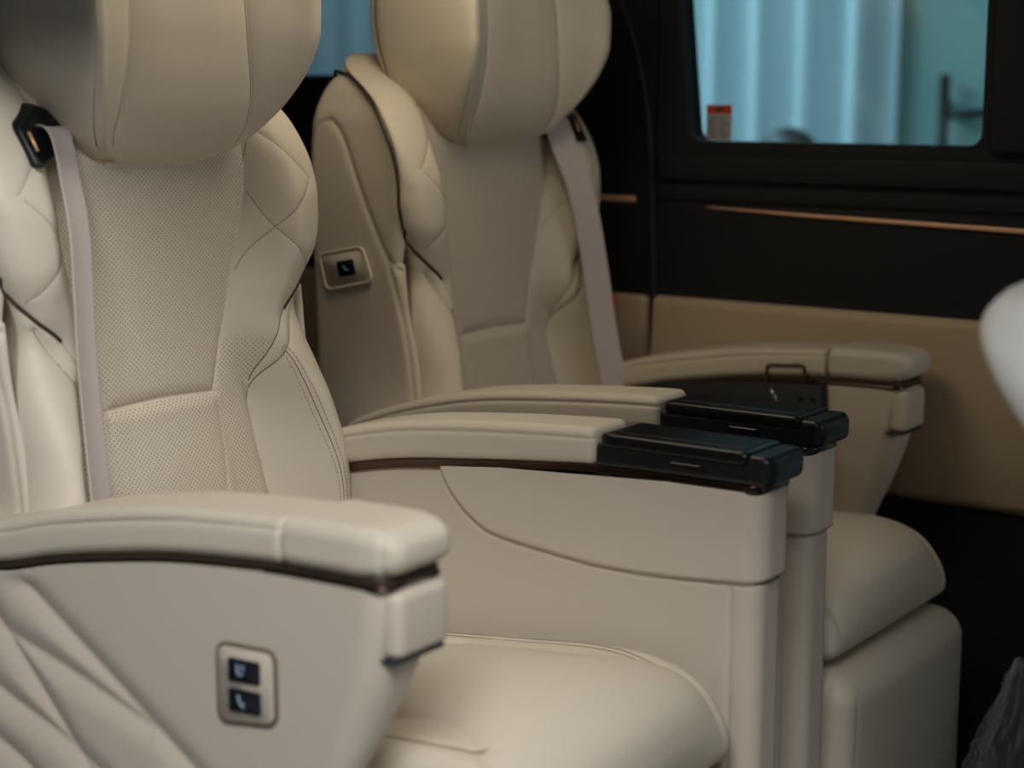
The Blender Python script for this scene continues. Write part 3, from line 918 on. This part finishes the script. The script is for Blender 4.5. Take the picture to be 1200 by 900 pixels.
# pillar in front of the window, floor, roof, other walls
V, F = rbox(.598, .80, YD-.02, YD+.0, .955, ZR, .012)
struct('trim_1', V, F, M['black'], smooth=True)
struct('floor', *box(-1.75, 2.4, -.42, 1.15, -.05, 0.0), M['carpet'])
struct('ceiling', *box(-1.75, 2.0, -.42, 1.15, ZR, ZR+.04), M['roof'])
struct('wall_back', *box(-1.80, -1.75, -.42, 1.15, 0, ZR), M['black'])
struct('wall_near', *box(-1.75, -.45, -.42, -.36, 0, ZR), M['black'])

o_r = outer_ring(1.74, 2.5, 0, ZR); i_r = window_ring(1.86, 2.4, .98, 1.38, .05)
struct('rail_light_block', *rbox(-.45, 1.74, -.42, -.36, 1.24, ZR, .01), M['black'], smooth=True)  # unseen roof rail, added and set low to keep lamp light off the far seat
struct('front_light_block', *box(2.06, 2.36, -.36, 1.10, 0, .97), M['black'])  # unseen block, added to stop windscreen light reaching the low surfaces
wn = struct('near_door_light_block', *frame_plate(o_r, i_r, -.42, -.36), M['black'])  # unseen front door, added to cut showroom light on the far side
struct('window_3', *box(1.84, 2.42, -.392, -.388, .96, 1.40), M['glass'])

# warning sticker on the glass
root = empty('window_sticker', (.125, 1.1265, .996), 'small red and white warning sticker in the window corner', 'sticker')
mb = MB(); mb.add(*box(-.0235, .0235, 0, .001, -.029, .0145)); mb.build('notice', M['paper'], root, smooth=False)
mb = MB(); mb.add(*box(-.0235, .0235, 0, .001, .0145, .029)); mb.build('red_header', M['orange'], root, smooth=False)
mb = MB()
for k in range(7):
    z_ = .008 - k*.005; mb.add(*box(-.019, -.003 - .004*(k % 2), -.0004, 0, z_-.0016, z_)); 
    mb.add(*box(.003, .019 - .005*((k+1) % 3), -.0004, 0, z_-.0016, z_))
mb.add(*box(-.007, .007, -.0004, 0, .018, .025))
mb.build('printed_lines', M['ink'], root, smooth=False)

# belt buckle showing beside the far seat
root = empty('belt_buckle', (-.054, 1.068, .606), 'small red buckle on a grey stalk behind the farther seat belt', 'buckle')
V, F = rbox(-.014, .014, -.010, .010, .080, .098, .004); make_mesh('release_button', V, F, M['red'], root)
V, F = rbox(-.011, .011, -.008, .008, .035, .082, .004); make_mesh('stalk', V, F, M['belt'], root)
V, F = rbox(-.006, .006, -.004, .026, .0, .04, .002); make_mesh('bracket', V, F, M['satin'], root)

# ------------------------------------------------------------------ front seat entering at the right
root = empty('front_seat', (1.2, .20, 0), 'white leather front seat, its rounded end entering at the right edge', 'seat')
# long tilted pillow: outline in x,z, lofted across y
def headpad(name, cx, cz, ang, lx, lz, y0, y1, m, parent, n=2.6):
    V = []; ny, nu = 40, 72
    for j in range(ny):
        t = -1 + 2*j/(ny-1); k = (1 - abs(t)**9.0)**(1/2.6) if abs(t) < 1 else .02
        k = max(k, .05); y = (y0+y1)/2 + t*(y1-y0)/2
        for i in range(nu):
            a = 2*math.pi*i/nu; c, s = math.cos(a), math.sin(a)
            px = lx*(.55+.45*k)*math.copysign(abs(c)**(2/n), c); pz = lz*(.35+.65*k)*math.copysign(abs(s)**(2/n), s)
            V.append((cx + px*math.cos(ang) - pz*math.sin(ang), y, cz + px*math.sin(ang) + pz*math.cos(ang)))
    F = [tuple(reversed(f)) for f in grid_faces(nu, ny, True)]; F.append(tuple(range(nu))); F.append(tuple(range(ny*nu-1, (ny-1)*nu-1, -1)))
    return make_mesh(name, V, F, m, parent)
ang = math.radians(-44); ux, uz = math.cos(ang), math.sin(ang); vx, vz = -uz, ux
bc = (1.202 - 1.2, .680)
bk = headpad('backrest', bc[0], bc[1], ang, .28, .057, -.23, .23, M['white'], root, 2.9)
headpad('recess_shade_pad', bc[0] + .034*vx + .014*ux, bc[1] + .034*vz + .014*uz, ang, .255, .042, -.205, .205, M['brown'], bk, 3.6)  # brown pad paints in the shade of a recess on the backrest top
headpad('seat_cushion', .52, .40, math.radians(6), .27, .075, -.24, .24, M['white'], root)
V, F = rbox(.30, .74, -.20, .20, .0, .34, .02); make_mesh('seat_base', V, F, M['satin'], root)

# ------------------------------------------------------------------ crumpled plastic bag on the floor
def bag():
    nu, nv = 260, 160; V = []
    for j in range(nv):
        t = j/(nv-1); z = .238*t
        r = .098*(1 - t)**.62 + .010*sm(.80, .92, t)*(1 + .8*sm(.92, 1., t)) + .004
        for i in range(nu):
            a = 2*math.pi*i/nu; c_, s_ = math.cos(a), math.sin(a)
            d = Vector((c_*1.3, s_*1.3, t*1.1))
            warp = noise.noise(d*1.1 + Vector((4, 4, 4)))
            f1 = abs(noise.noise(Vector((c_*2.2 + warp, s_*2.2, t*1.6)) + Vector((3, 1, 7))))
            f2 = abs(noise.noise(Vector((c_*4.5, s_*4.5 + warp*2, t*4.0)) + Vector((9, 2, 4))))
            f3 = abs(noise.noise(Vector((c_*8, s_*8 + warp*3, t*9)) + Vector((2, 6, 1))))
            k = 1.14 - .70*f1 - .32*f2 - .16*f3
            V.append((r*k*c_ + .012*t, r*k*s_ + .01*t, z*(1 - .25*f2*(1-t)) + .004))
    F = grid_faces(nu, nv, True); F.append(tuple(range(nu-1, -1, -1)))
    return V, F
b = make_mesh('plastic_bag', *bag(), M['film'])
b.location = (.745, .93, 0.0)
tag(b, 'crumpled clear plastic bag standing on the dark floor by the door', 'bag')

# ------------------------------------------------------------------ beyond the window
g = struct('floor_outside', *box(-9, 6, -6, 4.2, -.47, -.42), M['ground'])
g['kind'] = 'structure'
def curtain(x0, x1, y, z0, z1, pitch, amp, seed):
    rnd = random.Random(seed); nx = int((x1-x0)/.012)
    xs = np.linspace(x0, x1, nx); ph = np.cumsum(.012/pitch*(1 + .5*np.array([rnd.uniform(-1, 1) for _ in xs])))*2*math.pi
    am = amp*(.7 + .5*np.sin(xs*2.1 + seed))
    V = []; zs = np.linspace(z0, z1, 10)
    for th in (0, .004):
        for z in zs:
            k = .8 + .2*(z1 - z)/(z1 - z0)
            V += [(x, y + th + a_*math.sin(p)*k, z) for x, a_, p in zip(xs, am, ph)]
    F = grid_faces(nx, 10) + [tuple(reversed(f)) for f in grid_faces(nx, 10, False, nx*10)]
    return V, F
c = make_mesh('curtain', *curtain(-6.5, -.545, 3.4, -.40, 2.7, .16, .042, 3), M['curtain'])
tag(c, 'pale blue pleated curtain hanging beyond the vehicle windows', 'curtain')
root = empty('glass_door', (-.565, 3.48, -.42), 'greenish glass door with black pull handle right of the curtain', 'door')
mb = MB(); mb.add(*box(0.0, 1.0, -.006, .006, .06, 3.0)); mb.build('glass_leaf', M['greenglass'], root, smooth=False)
V, F = rbox(-.005, .005, -.02, .02, .0, 3.05, .002); make_mesh('edge_stile', V, F, M['steel'], root)
V, F = tube([(.165, -.06, .95), (.169, -.06, 1.515)], .016, 14); make_mesh('pull_handle', V, F, M['stile'], root)
V, F = tube([(.169, -.06, 1.40), (.30, -.06, 1.405)], .012, 12); make_mesh('lever', V, F, M['stile'], root)
mb = MB()
for zz in (1.05, 1.43): mb.add(*tube([(.167, -.06, zz), (.167, .0, zz)], .009, 10))
mb.build('handle_mount', M['stile'], root)
w = struct('wall_outside', *box(-9, 3, 4.2, 4.3, -.42, 3.2), mat('pale_green_wall', srgb(170, 200, 196), .8))
# round-backed chair outside
root = empty('chair', (-.485, 2.6, -.42), 'dark round-backed chair outside the window, before the curtain', 'chair')
def disc_back():
    V = []; n = 40
    for y in (-.02, .02):
        for i in range(n):
            a = math.pi*i/(n-1); V.append((.105*math.cos(a), y, 1.22 + .155*math.sin(a)))
    F = [(i, i+1, n+i+1, n+i) for i in range(n-1)] + [tuple(range(n-1, -1, -1)), tuple(range(n, 2*n)), (n-1, 0, n, 2*n-1)]
    return V, F
make_mesh('backrest', *disc_back(), M['dark'], root)
V, F = rbox(-.11, .11, -.30, .0, .74, .80, .02); make_mesh('seat', V, F, M['dark'], root)
V, F = tube([(-.0, -.0, .75), (0, 0, 1.25)], .012, 10); make_mesh('back_post', V, F, M['stile'], root)
for sx in (-.09, .09):
    for sy in (-.27, -.03):
        V, F = tube([(sx, sy, 0), (sx*.9, sy, .75)], .012, 10); make_mesh('leg', V, F, M['stile'], root)

# ------------------------------------------------------------------ light
def area(name, loc, target, sx, sy, power, col):
    l = bpy.data.lights.new(name, 'AREA'); l.shape = 'RECTANGLE'; l.size = sx; l.size_y = sy; l.energy = power; l.color = col
    o = bpy.data.objects.new(name, l); COL.objects.link(o); o.location = loc
    o.rotation_euler = (Vector(target) - Vector(loc)).to_track_quat('-Z', 'Y').to_euler()
    return o
area('showroom_panel', (1.85, -1.9, 2.7), (.3, -.2, .6), 1.5, 1.0, 98, (.99, .985, .975))
area('windscreen_daylight', (3.4, .35, 1.5), (.3, .3, .8), 1.5, .6, 15, (1., .97, .94))
area('dome_lamp', (.20, .28, 1.44), (.18, .30, 0), .5, .4, 3.0, (1., .86, .64))
area('outside_panel', (-3.0, 2.0, 2.9), (-1.3, 3.4, .9), 4.0, .8, 190, (.90, .97, 1.))

wd = bpy.data.worlds.new('World'); SC.world = wd; wd.use_nodes = True
bg = wd.node_tree.nodes['Background']; bg.inputs[0].default_value = (.78, .86, .92, 1); bg.inputs[1].default_value = .05

# ------------------------------------------------------------------ camera
cam = bpy.data.cameras.new('Camera'); co = bpy.data.objects.new('Camera', cam); COL.objects.link(co)
cam.sensor_width = 36; cam.lens = 1999.4/1200*36
th, ph = math.radians(35.67), math.radians(9.75)
co.location = (1.5155, -1.3992, 1.0479)
D = Vector((-math.sin(th)*math.cos(ph), math.cos(th)*math.cos(ph), -math.sin(ph)))
co.rotation_euler = D.to_track_quat('-Z', 'Y').to_euler()
cam.clip_start = .05
cam.dof.use_dof = True; cam.dof.focus_distance = 2.12; cam.dof.aperture_fstop = .060/.024
SC.camera = co
SC.view_settings.view_transform = 'Standard'; SC.view_settings.look = 'None'; SC.view_settings.gamma = 1
SC.view_settings.use_curve_mapping = False; SC.view_settings.exposure = -0.30
